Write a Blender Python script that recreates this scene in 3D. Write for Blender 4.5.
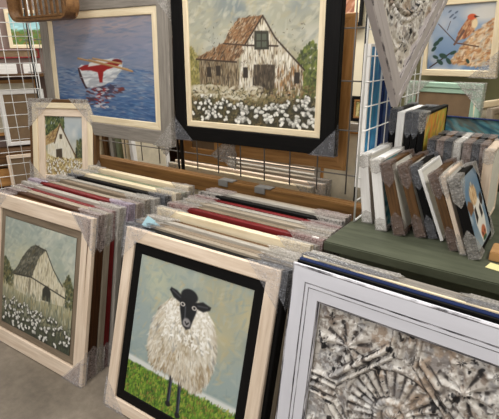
import bpy, bmesh, math, random
import numpy as np
from mathutils import Vector, Matrix
PI = math.pi
C = bpy.context.scene.collection
for o in list(bpy.data.objects): bpy.data.objects.remove(o)

# ------------------------------------------------------------------ camera
F, PITCH, YAW, ROLL = 449.34, .341, .619, -.011
h = Vector((-math.sin(YAW), math.cos(YAW), 0)); r0 = Vector((math.cos(YAW), math.sin(YAW), 0)); zz = Vector((0, 0, 1))
fw = h*math.cos(PITCH) - zz*math.sin(PITCH); up0 = h*math.sin(PITCH) + zz*math.cos(PITCH)
rt = r0*math.cos(ROLL) + up0*math.sin(ROLL); up = up0*math.cos(ROLL) - r0*math.sin(ROLL)
cam_d = bpy.data.cameras.new('camera'); cam = bpy.data.objects.new('camera', cam_d); C.objects.link(cam)
cam.matrix_world = Matrix(((rt.x, up.x, -fw.x, 0), (rt.y, up.y, -fw.y, 0), (rt.z, up.z, -fw.z, 1.6), (0, 0, 0, 1)))
cam_d.sensor_fit = 'HORIZONTAL'; cam_d.sensor_width = 36; cam_d.lens = F/499*36; cam_d.clip_start = .05
bpy.context.scene.camera = cam

# ------------------------------------------------------------------ light and exposure
S = bpy.context.scene
S.view_settings.view_transform = 'Standard'; S.view_settings.look = 'None'
S.view_settings.gamma = 1; S.view_settings.use_curve_mapping = False; S.view_settings.exposure = 0.0
w = bpy.data.worlds.new('world'); S.world = w; w.use_nodes = True
w.node_tree.nodes['Background'].inputs[0].default_value = (1, .965, .92, 1)
w.node_tree.nodes['Background'].inputs[1].default_value = .27
def area(name, loc, sx, sy, power, col=(1, .97, .92), rot=(0, 0, 0)):
    d = bpy.data.lights.new(name, 'AREA'); d.shape = 'RECTANGLE'; d.size = sx; d.size_y = sy; d.energy = power; d.color = col
    o = bpy.data.objects.new(name, d); C.objects.link(o); o.location = loc; o.rotation_euler = rot; return o
area('ceiling_light', (-1.6, 1.0, 3.3), .5, 3.0, 84)
area('ceiling_light', (.7, 1.2, 3.3), .5, 3.0, 52)
area('ceiling_light', (-2.2, 3.1, 3.3), 3.0, .5, 85)
area('ceiling_light', (-4.6, 2.2, 3.3), .5, 3.0, 56)
area('front_fill_light', (-.6, -2.6, 2.2), 3.4, 1.8, 50, (1, .98, .96), (math.radians(78), 0, math.radians(12)))  # unseen area lamp behind the camera that brightens the frame fronts

# ------------------------------------------------------------------ helpers
def lin(c):
    c = np.asarray(c, float); return np.where(c <= .04045, c/12.92, ((c+.055)/1.055)**2.4)
def L(r, g, b): return tuple(lin(np.array([r, g, b])/255.)) + (1,)
class N:
    def __init__(s, name):
        s.m = bpy.data.materials.new(name); s.m.use_nodes = True; s.t = s.m.node_tree; s.p = s.t.nodes['Principled BSDF']
    def n(s, typ, **k):
        x = s.t.nodes.new(typ)
        for a, v in k.items():
            if a.startswith('i_'): x.inputs[a[2:].replace('_', ' ')].default_value = v
            else: setattr(x, a, v)
        return x
    def l(s, a, b): s.t.links.new(a, b)
    def coord(s, which, scale):
        tc = s.n('ShaderNodeTexCoord'); mp = s.n('ShaderNodeMapping'); s.l(tc.outputs[which], mp.inputs[0]); mp.inputs['Scale'].default_value = scale; return mp.outputs[0]
    def noise(s, v, scale, detail=4, rough=.6):
        x = s.n('ShaderNodeTexNoise'); x.inputs['Scale'].default_value = scale; x.inputs['Detail'].default_value = detail; x.inputs['Roughness'].default_value = rough
        s.l(v, x.inputs['Vector']); return x.outputs['Fac']
    def ramp(s, f, stops):
        x = s.n('ShaderNodeValToRGB'); e = x.color_ramp.elements
        while len(e) < len(stops): e.new(.5)
        for i, (p, c) in enumerate(stops): e[i].position = p; e[i].color = c
        s.l(f, x.inputs[0]); return x.outputs[0]
    def bump(s, f, strength, dist=.002):
        b = s.n('ShaderNodeBump'); b.inputs['Strength'].default_value = strength; b.inputs['Distance'].default_value = dist; s.l(f, b.inputs['Height']); s.l(b.outputs[0], s.p.inputs['Normal']); return b
def plain(name, c, rough=.6, metal=0, var=.12, scale=14):
    k = N(name); v = k.coord('Object', (1, 1, 1)); f = k.noise(v, scale)
    a = tuple(x*(1-var) for x in c[:3])+(1,); b = tuple(min(1, x*(1+var)) for x in c[:3])+(1,)
    k.l(k.ramp(f, [(.3, a), (.7, b)]), k.p.inputs['Base Color']); k.p.inputs['Roughness'].default_value = rough; k.p.inputs['Metallic'].default_value = metal
    k.bump(k.noise(v, scale*8), .15, .001); return k.m
def wood(name, dark, light, rough=.55, coord='UV', sc=(3, 42, 3), wear=None, contrast=(.32, .68), spec=.3):
    k = N(name); k.p.inputs['Specular IOR Level'].default_value = spec; v = k.coord(coord, sc); f = k.noise(v, 1.6, 6, .65)
    col = k.ramp(f, [(contrast[0], dark), (contrast[1], light)])
    if wear:
        v2 = k.coord(coord, (sc[0]*1.5, sc[1]*1.2, sc[2]*1.5)); g = k.noise(v2, 2.3, 8, .75)
        mask = k.ramp(g, [(wear[1], (0, 0, 0, 1)), (wear[1]+.03, (1, 1, 1, 1))])
        mx = k.n('ShaderNodeMix', data_type='RGBA'); k.l(mask, mx.inputs[0]); k.l(col, mx.inputs[6]); mx.inputs[7].default_value = wear[0]; col = mx.outputs[2]
    k.l(col, k.p.inputs['Base Color']); k.p.inputs['Roughness'].default_value = rough; k.bump(f, .25, .001); return k.m
def bubble(name, tint, op=.62):
    k = N(name); v = k.coord('Object', (1, 1, 1))
    vo = k.n('ShaderNodeTexVoronoi'); vo.inputs['Scale'].default_value = 105; vo.inputs['Randomness'].default_value = .6; k.l(v, vo.inputs['Vector'])
    nz = k.noise(v, 30, 3)
    col = k.ramp(vo.outputs['Distance'], [(.18, tuple(min(1, x*1.35) for x in tint[:3])+(1,)), (.62, tuple(x*.72 for x in tint[:3])+(1,))])
    k.l(col, k.p.inputs['Base Color']); k.p.inputs['Roughness'].default_value = .28
    k.p.inputs['Specular IOR Level'].default_value = .7
    ad = k.n('ShaderNodeMath', operation='MULTIPLY_ADD'); k.l(nz, ad.inputs[0]); ad.inputs[1].default_value = -1.6; k.l(vo.outputs['Distance'], ad.inputs[2])
    b = k.bump(ad.outputs[0], .8, .004); b.invert = True
    tr = k.n('ShaderNodeBsdfTransparent'); mx = k.n('ShaderNodeMixShader')
    fa = k.ramp(nz, [(.25, (op-.17,)*3+(1,)), (.75, (op+.17,)*3+(1,))])
    k.l(fa, mx.inputs[0]); k.l(tr.outputs[0], mx.inputs[1]); k.l(k.p.outputs[0], mx.inputs[2])
    k.l(mx.outputs[0], k.t.nodes['Material Output'].inputs[0]); return k.m
def painted(name, rough=.5, bump=.35):
    k = N(name); a = k.n('ShaderNodeAttribute', attribute_name='paint'); k.l(a.outputs['Color'], k.p.inputs['Base Color'])
    k.p.inputs['Roughness'].default_value = rough; v = k.coord('Object', (1, 1, 1)); k.bump(k.noise(v, 160, 3), bump, .001); return k.m
M = dict(
 whitewash=wood('whitewashed_wood', L(206, 184, 160), L(236, 218, 198), sc=(2, 30, 2)),
 cream=wood('cream_wood', L(214, 194, 158), L(238, 224, 194), sc=(2, 26, 2)),
 black=wood('black_stained_wood', L(4, 4, 4), L(15, 13, 12), .6, spec=.15),
 espresso=wood('dark_brown_wood', L(44, 25, 13), L(82, 50, 28), .5),
 brown=wood('brown_wood', L(62, 42, 22), L(108, 76, 44), .5),
 golden=wood('golden_brown_wood', L(120, 82, 42), L(158, 116, 68), .5),
 pine=wood('knotty_pine', L(146, 102, 54), L(196, 146, 88), .5, sc=(1.6, 22, 2)),
 driftgrey=wood('grey_weathered_wood', L(118, 112, 104), L(150, 143, 134)),
 greige=wood('greige_wood', L(136, 124, 108), L(168, 156, 138)),
 taupe=wood('taupe_wood', L(112, 98, 82), L(144, 128, 108)),
 palegrey=wood('pale_grey_wood', L(146, 140, 130), L(180, 174, 163)),
 red=wood('dark_red_wood', L(92, 18, 20), L(128, 30, 32), .4),
 green=wood('sage_green_wood', L(104, 112, 86), L(134, 140, 112)),
 blue=wood('navy_blue_wood', L(12, 26, 60), L(20, 38, 82), .65, spec=.15),
 white=wood('white_painted_wood', L(222, 219, 214), L(240, 238, 234), .5),
 mint=wood('mint_painted_wood', L(140, 172, 152), L(176, 202, 180), .5),
 distress=wood('distressed_white_paint', L(208, 208, 216), L(224, 224, 232), .45, sc=(2, 10, 2), contrast=(.2, .8)),
 wearline=wood('black_worn_edge', L(50, 48, 52), L(206, 204, 210), .6, sc=(5, 90, 4), contrast=(.46, .60)),
 lilac=wood('grey_lilac_paint', L(170, 162, 160), L(188, 180, 178), .5, sc=(2, 14, 2)),
 lilacedge=wood('grey_lilac_worn_edge', L(96, 90, 92), L(186, 178, 176), .6, sc=(10, 50, 4), contrast=(.42, .54)),
 tablegreen=wood('green_painted_boards', L(62, 66, 52), L(88, 92, 75), .55, coord='Object', sc=(2.2, 16, 6)),
 bubble=bubble('bubble_wrap', L(196, 191, 184), .44), bubble_pink=bubble('pinkish_bubble_wrap', L(180, 166, 162), .50),
 bubble_dark=bubble('grey_bubble_wrap', L(128, 129, 134), .48), film=bubble('clear_film', L(206, 204, 206), .28),
 lavender=bubble('lavender_bubble_wrap', L(186, 176, 192), .66),
 backing=plain('brown_backing_board', L(120, 98, 72), .8), canvas=plain('raw_canvas', L(206, 196, 172), .8),
 whitecanvas=plain('white_canvas_edge', L(226, 222, 210), .75, var=.05), paint=painted('oil_paint'), relief=painted('carved_relief_paint', .65, .2),
 wire=plain('grey_wire', L(128, 124, 118), .5, .1), zinc=plain('zinc_plate', L(132, 130, 126), .5, .2), wirewhite=plain('white_coated_wire', L(226, 226, 222), .4), blackmetal=plain('black_metal', L(18, 18, 19), .4, .4),
 bubble_brown=bubble('brownish_bubble_wrap', L(134, 118, 112), .5), tape=plain('pale_blue_tape', L(150, 186, 196), .35), label=plain('white_paper_label', L(236, 234, 228), .6, var=.03),
 cardboard=plain('cardboard', L(178, 134, 84), .8), notepaper=plain('yellow_note_paper', L(232, 222, 160), .7, var=.03), rattan=wood('brown_cane', L(86, 58, 34), L(132, 96, 58), .5, coord='Object', sc=(20, 20, 20)),
)

def link(name, me, m, parent=None):
    o = bpy.data.objects.new(name, me); C.objects.link(o)
    for x in (m if isinstance(m, (list, tuple)) else [m]): me.materials.append(x)
    if parent is not None: o.parent = parent
    return o
def thing(name, label, cat, loc=(0, 0, 0), yaw=0, tilt=0, roll=0, group=None):
    o = bpy.data.objects.new(name, None); C.objects.link(o); o.empty_display_size = .1
    tag(o, label, cat, group)
    # tilt leans the top back (+y), roll turns it in its own plane
    o.matrix_world = Matrix.Translation(loc) @ Matrix.Rotation(yaw, 4, 'Z') @ Matrix.Rotation(-tilt, 4, 'X') @ Matrix.Rotation(-roll, 4, 'Y')
    return o
def tag(o, label, cat, group=None):
    o['label'] = label; o['category'] = cat
    if group: o['group'] = group
    return o
def struct(o): o['kind'] = 'structure'; return o
class MB:
    def __init__(s): s.v = []; s.f = []; s.mi = []; s.uv = []
    def quad(s, pts, mi=0, uv=None):
        b = len(s.v); s.v += [tuple(p) for p in pts]; s.f.append(tuple(range(b, b+len(pts)))); s.mi.append(mi); s.uv += uv or [(p[0], p[2]) for p in pts]
    def box(s, x0, y0, z0, x1, y1, z1, mi=0, b=0):
        if b: s.bev(x0, y0, z0, x1, y1, z1, mi, b); return
        P = [(x0, y0, z0), (x1, y0, z0), (x1, y1, z0), (x0, y1, z0), (x0, y0, z1), (x1, y0, z1), (x1, y1, z1), (x0, y1, z1)]
        d = [x1-x0, y1-y0, z1-z0]; la = d.index(max(d))
        for q in ((0, 1, 5, 4), (1, 2, 6, 5), (2, 3, 7, 6), (3, 0, 4, 7), (4, 5, 6, 7), (3, 2, 1, 0)):
            pp = [P[i] for i in q]; s.quad(pp, mi, [(p[la], p[(la+1) % 3]+p[(la+2) % 3]) for p in pp])
    def bev(s, x0, y0, z0, x1, y1, z1, mi, b):
        bm = bmesh.new(); bmesh.ops.create_cube(bm, size=1)
        for v in bm.verts: v.co = Vector(((x0+x1)/2+v.co.x*(x1-x0), (y0+y1)/2+v.co.y*(y1-y0), (z0+z1)/2+v.co.z*(z1-z0)))
        bmesh.ops.bevel(bm, geom=bm.edges[:], offset=b, segments=2, affect='EDGES')
        d = [x1-x0, y1-y0, z1-z0]; la = d.index(max(d))
        for f in bm.faces:
            pp = [tuple(v.co) for v in f.verts]; s.quad(pp, mi, [(p[la], p[(la+1) % 3]+p[(la+2) % 3]) for p in pp])
        bm.free()
    def tube(s, a, b, r, n=8, mi=0):
        a = Vector(a); b = Vector(b); d = (b-a).normalized(); t = Vector((0, 0, 1)) if abs(d.z) < .9 else Vector((1, 0, 0))
        u = d.cross(t).normalized(); w_ = d.cross(u); A = [a+(u*math.cos(2*PI*i/n)+w_*math.sin(2*PI*i/n))*r for i in range(n)]; B = [p+(b-a) for p in A]
        for i in range(n): s.quad([A[i], A[(i+1) % n], B[(i+1) % n], B[i]], mi)
        s.quad(A[::-1], mi); s.quad(B, mi)
    def build(s, name, m, parent=None, smooth=False):
        me = bpy.data.meshes.new(name); me.from_pydata(s.v, [], s.f); uvl = me.uv_layers.new(name='UVMap')
        uvl.data.foreach_set('uv', np.array(s.uv, 'f').ravel()); me.polygons.foreach_set('material_index', s.mi)
        bm = bmesh.new(); bm.from_mesh(me); bmesh.ops.remove_doubles(bm, verts=bm.verts, dist=1e-5); bmesh.ops.recalc_face_normals(bm, faces=bm.faces); bm.to_mesh(me); bm.free()
        if smooth: me.polygons.foreach_set('use_smooth', [True]*len(me.polygons))
        return link(name, me, m, parent)
def ring(W, H, prof, inset=0):
    """mitred picture moulding: prof = [(inset, y, material index)], closed loop; x centred, z up from 0"""
    s = MB(); off = random.random()*9
    n = len(prof)
    for i in range(n):
        (d0, y0, mi), (d1, y1, _) = prof[i], prof[(i+1) % n]; d0 += inset; d1 += inset
        a = [(-W/2+d0, y0, d0), (W/2-d0, y0, d0), (W/2-d0, y0, H-d0), (-W/2+d0, y0, H-d0)]
        b = [(-W/2+d1, y1, d1), (W/2-d1, y1, d1), (W/2-d1, y1, H-d1), (-W/2+d1, y1, H-d1)]
        for k in range(4):
            k2 = (k+1) % 4; ln = W if k % 2 == 0 else H; v0, v1 = d0+y0*1.3, d1+y1*1.3
            s.quad([a[k], a[k2], b[k2], b[k]], mi, [(off+k*3, v0+off), (off+k*3+ln, v0+off), (off+k*3+ln-d1, v1+off), (off+k*3+d1, v1+off)])
    return s
def flatprof(w_, T, lip=.004, y=0): return [(0, T, 0), (0, y+lip, 0), (lip, y, 0), (w_-lip, y, 0), (w_, y+lip, 0), (w_, T, 0)]
rnd = random.Random(4)
def wrap(parent, W, H, T, c, Lg, m, vee=.03, name='corner_wrap', crumple=.003, y0=0):
    """bubble-wrap sleeve over one corner: triangle front and back, strips on the two edges ending in a point"""
    sx = -1 if 'L' in c else 1; top = 'T' in c; g = .0035
    X = sx*(W/2+g); Z = H+g if top else -g; dz = -1 if top else 1; yf, yb = y0-g, T+g; ym = (yf+yb)/2
    bm = bmesh.new()
    def P(a, y, b): return bm.verts.new((X-sx*a, y, Z+dz*b))   # a = distance in from the corner along x, b along z
    f0, fx, fz = P(0, yf, 0), P(Lg, yf, 0), P(0, yf, Lg); b0, bx, bz = P(0, yb, 0), P(Lg, yb, 0), P(0, yb, Lg)
    mx, mz = P(Lg+vee, ym, 0), P(0, ym, Lg+vee)
    for q in ((f0, fx, fz), (b0, bz, bx), (f0, b0, bx, mx, fx), (f0, fz, mz, bz, b0)): bm.faces.new(q)
    bmesh.ops.triangulate(bm, faces=bm.faces[:]); bmesh.ops.subdivide_edges(bm, edges=bm.edges[:], cuts=3, use_grid_fill=True)
    for v in bm.verts:
        v.co += Vector((sx*rnd.uniform(0, crumple), (rnd.uniform(-crumple, 0) if v.co.y < ym else rnd.uniform(0, crumple)), -dz*rnd.uniform(0, crumple)))
    bmesh.ops.recalc_face_normals(bm, faces=bm.faces)
    me = bpy.data.meshes.new(name); bm.to_mesh(me); bm.free(); return link(name, me, M[m], parent)
def gridmesh(name, x0, x1, z0, z1, col, y=0, hgt=None, mat='paint', parent=None):
    """grid of painted vertices; col is rows x cols x 3 (row 0 at the bottom), hgt raises it towards the viewer"""
    nz, nx = col.shape[:2]; xs = np.linspace(x0, x1, nx); zs = np.linspace(z0, z1, nz); X, Z = np.meshgrid(xs, zs)
    Y = np.full_like(X, y) if hgt is None else y-hgt
    co = np.stack([X, Y, Z], -1).reshape(-1, 3)
    i = np.arange(nz*nx).reshape(nz, nx); q = np.stack([i[:-1, :-1], i[:-1, 1:], i[1:, 1:], i[1:, :-1]], -1).reshape(-1, 4)
    me = bpy.data.meshes.new(name); me.from_pydata(co.tolist(), [], q.tolist())
    at = me.color_attributes.new('paint', 'FLOAT_COLOR', 'POINT'); rgba = np.ones((nz*nx, 4), 'f'); rgba[:, :3] = lin(np.clip(col, 0, 1)).reshape(-1, 3)
    at.data.foreach_set('color', rgba.ravel())
    if hgt is not None: me.polygons.foreach_set('use_smooth', [True]*len(me.polygons))
    return link(name, me, M[mat], parent)

# ------------------------------------------------------------------ painting kit
class Pic:
    def __init__(s, n, m, seed=1):
        s.n, s.m = n, m; s.r = np.random.RandomState(seed); s.U, s.V = np.meshgrid(np.linspace(0, 1, n), np.linspace(0, 1, m)); s.a = np.zeros((m, n, 3))
    def nz(s, fx, fy=None, oct=3):
        fy = fy or fx; out = np.zeros((s.m, s.n)); amp = 1; tot = 0
        for o in range(oct):
            gx, gy = int(fx*2**o)+2, int(fy*2**o)+2; g = s.r.rand(gy, gx); x = s.U*(gx-1.001); y = s.V*(gy-1.001); i = x.astype(int); j = y.astype(int); u = x-i; v = y-j
            u = u*u*(3-2*u); v = v*v*(3-2*v)
            out += amp*((g[j, i]*(1-u)+g[j, i+1]*u)*(1-v)+(g[j+1, i]*(1-u)+g[j+1, i+1]*u)*v); tot += amp; amp *= .55
        return out/tot
    def put(s, mask, c): mask = np.clip(mask, 0, 1)[..., None]; c = np.asarray(c, float); c = c/255. if c.max() > 1.5 else c; s.a = s.a*(1-mask)+c*mask
    def vgrad(s, stops):
        v = [q[0] for q in stops]; s.a = np.stack([np.interp(s.V, v, [q[1][k]/255. for q in stops]) for k in range(3)], -1)
    def ell(s, cx, cy, rx, ry, soft=.15, rot=0, wob=0):
        dx, dy = s.U-cx, s.V-cy; x = dx*math.cos(rot)+dy*math.sin(rot); y = -dx*math.sin(rot)+dy*math.cos(rot)
        d = np.sqrt((x/rx)**2+(y/ry)**2)
        if wob: d = d+(s.nz(12)-.5)*wob
        return np.clip((1-d)/soft+.5, 0, 1)
    def poly(s, pts, soft=.006, wob=0):
        U, V = s.U, s.V
        if wob: U = U+(s.nz(18)-.5)*wob; V = V+(s.nz(18)-.5)*wob
        ins = np.zeros(U.shape, bool); dist = np.full(U.shape, 9.); n = len(pts)
        for i in range(n):
            (x0, y0), (x1, y1) = pts[i], pts[(i+1) % n]
            cond = ((y0 > V) != (y1 > V)); xx = x0+(V-y0)*(x1-x0)/((y1-y0) or 1e-9); ins ^= cond & (U < xx)
            L2 = (x1-x0)**2+(y1-y0)**2+1e-12; t = np.clip(((U-x0)*(x1-x0)+(V-y0)*(y1-y0))/L2, 0, 1); dist = np.minimum(dist, np.hypot(U-x0-t*(x1-x0), V-y0-t*(y1-y0)))
        return np.clip(np.where(ins, dist, -dist)/soft+.5, 0, 1)
    def line(s, x0, y0, x1, y1, w_, soft=.004):
        L2 = (x1-x0)**2+(y1-y0)**2+1e-12; t = np.clip(((s.U-x0)*(x1-x0)+(s.V-y0)*(y1-y0))/L2, 0, 1)
        return np.clip((w_/2-np.hypot(s.U-x0-t*(x1-x0), s.V-y0-t*(y1-y0)))/soft+.5, 0, 1)
    def dabs(s, n, where, cols, ln, wd, ang=0, spread=.4, alpha=.8):
        """n brush strokes; where(u,v)->bool, cols list of colours"""
        k = 0; tries = 0
        while k < n and tries < n*30:
            tries += 1; u, v = s.r.rand(2)
            if not where(u, v): continue
            k += 1; c = np.array(cols[s.r.randint(len(cols))])/255.+s.r.uniform(-.03, .03); a = (ang(u, v) if callable(ang) else ang)+s.r.uniform(-spread, spread)
            l_, w_ = ln*s.r.uniform(.6, 1.3), wd*s.r.uniform(.6, 1.3); R = max(l_, w_)*1.1
            i0, i1 = max(0, int((u-R)*s.n)), min(s.n, int((u+R)*s.n)+2); j0, j1 = max(0, int((v-R)*s.m)), min(s.m, int((v+R)*s.m)+2)
            dx, dy = s.U[j0:j1, i0:i1]-u, s.V[j0:j1, i0:i1]-v; x = dx*math.cos(a)+dy*math.sin(a); y = -dx*math.sin(a)+dy*math.cos(a)
            mk = (np.clip((1-np.sqrt((x/l_)**2+(y/w_)**2))*2.5, 0, 1)*alpha)[..., None]; s.a[j0:j1, i0:i1] = s.a[j0:j1, i0:i1]*(1-mk)+c*mk
def inpoly(pts):
    def f(u, v):
        c = False; n = len(pts)
        for i in range(n):
            (x0, y0), (x1, y1) = pts[i], pts[(i+1) % n]
            if (y0 > v) != (y1 > v) and u < x0+(v-y0)*(x1-x0)/(y1-y0): c = not c
        return c
    return f

def paint_sheep():
    p = Pic(220, 230, 3)
    p.vgrad([(0, (150, 166, 160)), (.5, (152, 166, 164)), (1, (150, 160, 154))])
    n1 = p.nz(4); p.put((n1-.45)*2.2, (178, 182, 166)); p.put((p.nz(5)-.55)*2.5, (128, 146, 150))
    p.put(p.ell(.8, .8, .22, .3, .8)*p.nz(6)*.9, (196, 176, 124)); p.put(p.ell(.25, .85, .2, .2, .8)*p.nz(7)*.7, (196, 196, 160))
    p.dabs(500, lambda u, v: v > .25, [(140, 158, 160), (168, 176, 166), (186, 184, 160), (150, 164, 156), (190, 172, 128), (132, 148, 150)], .04, .012, .6, 1.2, .35)
    p.put(p.poly([(-.1, .285), (.3, .262), (.3, .225), (-.1, .25)], .02), (216, 218, 214)); p.put(p.poly([(-.1, .27), (.4, .262), (1.1, .262), (1.1, .215), (.4, .222), (-.1, .235)], .02), (214, 217, 212))
    p.put(p.poly([(-.1, .24), (.4, .225), (1.1, .205), (1.1, -.1), (-.1, -.1)], .015, .02), (84, 116, 36))
    p.dabs(1500, lambda u, v: v < .225, [(62, 98, 28), (104, 144, 42), (146, 172, 60), (48, 76, 24), (164, 164, 70), (88, 130, 36), (120, 158, 50), (134, 110, 56)], .02, .007, 1.3, .9, .75)
    # legs
    for a, b in (((.435, .30), (.437, .075)), ((.515, .30), (.535, .03))):
        p.put(p.line(*a, *b, .03, .008), (28, 32, 42)); p.put(p.line(a[0]+.008, a[1], b[0]+.008, b[1], .006, .006), (92, 100, 118)); p.put(p.ell(b[0], b[1], .024, .02, .3), (24, 24, 26))
    # fleece
    body = [(.40, .79), (.33, .765), (.25, .70), (.20, .61), (.175, .49), (.18, .38), (.215, .30), (.29, .27), (.38, .28), (.47, .265), (.56, .245), (.63, .225), (.69, .25), (.74, .32), (.775, .42), (.785, .53), (.765, .64), (.71, .73), (.64, .785), (.55, .80)]
    bm_ = p.poly(body, .02, .03); p.put(bm_, (206, 200, 184))
    ib = inpoly(body)
    fan = lambda u, v: math.atan2(v-.95, u-.5)
    p.dabs(500, lambda u, v: ib(u, v) and v < .42, [(150, 128, 96), (120, 104, 84), (176, 158, 126), (96, 86, 76), (186, 172, 146)], .04, .008, fan, .3, .6)
    p.dabs(1500, ib, [(232, 228, 216), (214, 206, 190), (240, 238, 230), (196, 186, 166), (222, 216, 204), (182, 172, 154)], .035, .007, fan, .4, .6)
    p.dabs(130, lambda u, v: ib(u, v) and (v < .45 or u < .32), [(146, 118, 78), (104, 92, 78), (170, 146, 108)], .04, .006, fan, .25, .6)
    p.dabs(60, lambda u, v: ib(u, v) and .44 < v < .6, [(112, 116, 120), (140, 140, 138), (160, 148, 120)], .035, .012, fan, .4, .5)
    p.put(bm_*np.clip((p.nz(6)-.4)*1.6, 0, .5), (222, 216, 202)); p.put(bm_*np.clip((p.nz(9)-.58)*4, 0, .55), (150, 130, 98)); p.put(bm_*np.clip((.36-p.V)*4, 0, 1)*p.nz(10)*.9, (122, 104, 78))
    p.dabs(500, ib, [(236, 232, 220), (216, 208, 190), (198, 186, 162)], .022, .009, fan, .7, .45)
    p.dabs(260, lambda u, v: ib(u, v) and .5 < v < .76 and .3 < u < .72, [(248, 246, 240), (236, 232, 222)], .018, .008, 0, 1.5, .8)
    # head
    p.put(p.ell(.50, .69, .075, .05, .4), (226, 220, 206))
    p.put(p.poly([(.44, .81), (.38, .838), (.325, .845), (.315, .825), (.36, .785), (.43, .765)], .01), (26, 27, 30)); p.put(p.poly([(.56, .80), (.62, .82), (.69, .805), (.685, .785), (.63, .758), (.565, .765)], .01), (26, 27, 30))
    p.put(p.ell(.495, .825, .075, .048, .2, 0, .15), (26, 28, 32)); p.put(p.poly([(.42, .81), (.57, .80), (.575, .74), (.555, .68), (.54, .625), (.505, .605), (.465, .63), (.445, .68), (.425, .74)], .012), (24, 25, 28))
    for x in (.448, .552): p.put(p.ell(x, .762, .022, .014, .35), (196, 190, 184)); p.put(p.ell(x, .762, .011, .008, .3), (18, 18, 20))
    p.put(p.line(.475, .75, .485, .66, .008, .01)*.7, (120, 122, 130)); p.put(p.ell(.503, .652, .035, .03, .4)*.85, (168, 164, 164)); p.put(p.line(.49, .655, .505, .64, .01), (24, 22, 24)); p.put(p.line(.52, .655, .505, .64, .01), (24, 22, 24)); p.put(p.line(.48, .622, .53, .622, .006), (40, 36, 38))
    p.put(p.line(.34, .83, .42, .80, .008, .01)*.6, (110, 112, 120)); p.put(p.line(.58, .785, .66, .795, .008, .01)*.6, (110, 112, 120))
    return p.a
def cotton(p, n, region, s0, s1, dark=(46, 44, 34)):
    pts = []
    while len(pts) < n:
        u, v = p.r.rand(2)
        if region(u, v): pts.append((u, v))
    pts.sort(key=lambda q: -q[1])
    vmax = pts[0][1]
    for u, v in pts:
        r = s1+(s0-s1)*min(1, v/vmax); asp = p.n/p.m
        i0, i1 = max(0, int((u-2*r)*p.n)), min(p.n, int((u+2*r)*p.n)+1); j0, j1 = max(0, int((v-2.4*r)*p.m)), min(p.m, int((v+2*r)*p.m)+1)
        if i1 <= i0 or j1 <= j0: continue
        U, V = p.U[j0:j1, i0:i1], p.V[j0:j1, i0:i1]; A = p.a[j0:j1, i0:i1]
        mk = (np.clip(1.6-np.hypot((U-u)/(r*1.15), (V-v+r*.55)/(r*1.0)), 0, 1)*.55)[..., None]; A = A*(1-mk)+np.array(dark)/255.*mk
        for q in range(5):
            ox, oy = p.r.uniform(-.5, .5, 2)*r; mk = np.clip((1-np.hypot((U-u-ox)/(r*.48), (V-v-oy)/(r*.45)))*3, 0, 1)[..., None]
            c = np.array([240, 238, 230])/255.-(p.r.uniform(.12, .3) if q < 2 else p.r.uniform(0, .1)); A = A*(1-mk)+c*mk
        p.a[j0:j1, i0:i1] = A
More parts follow.
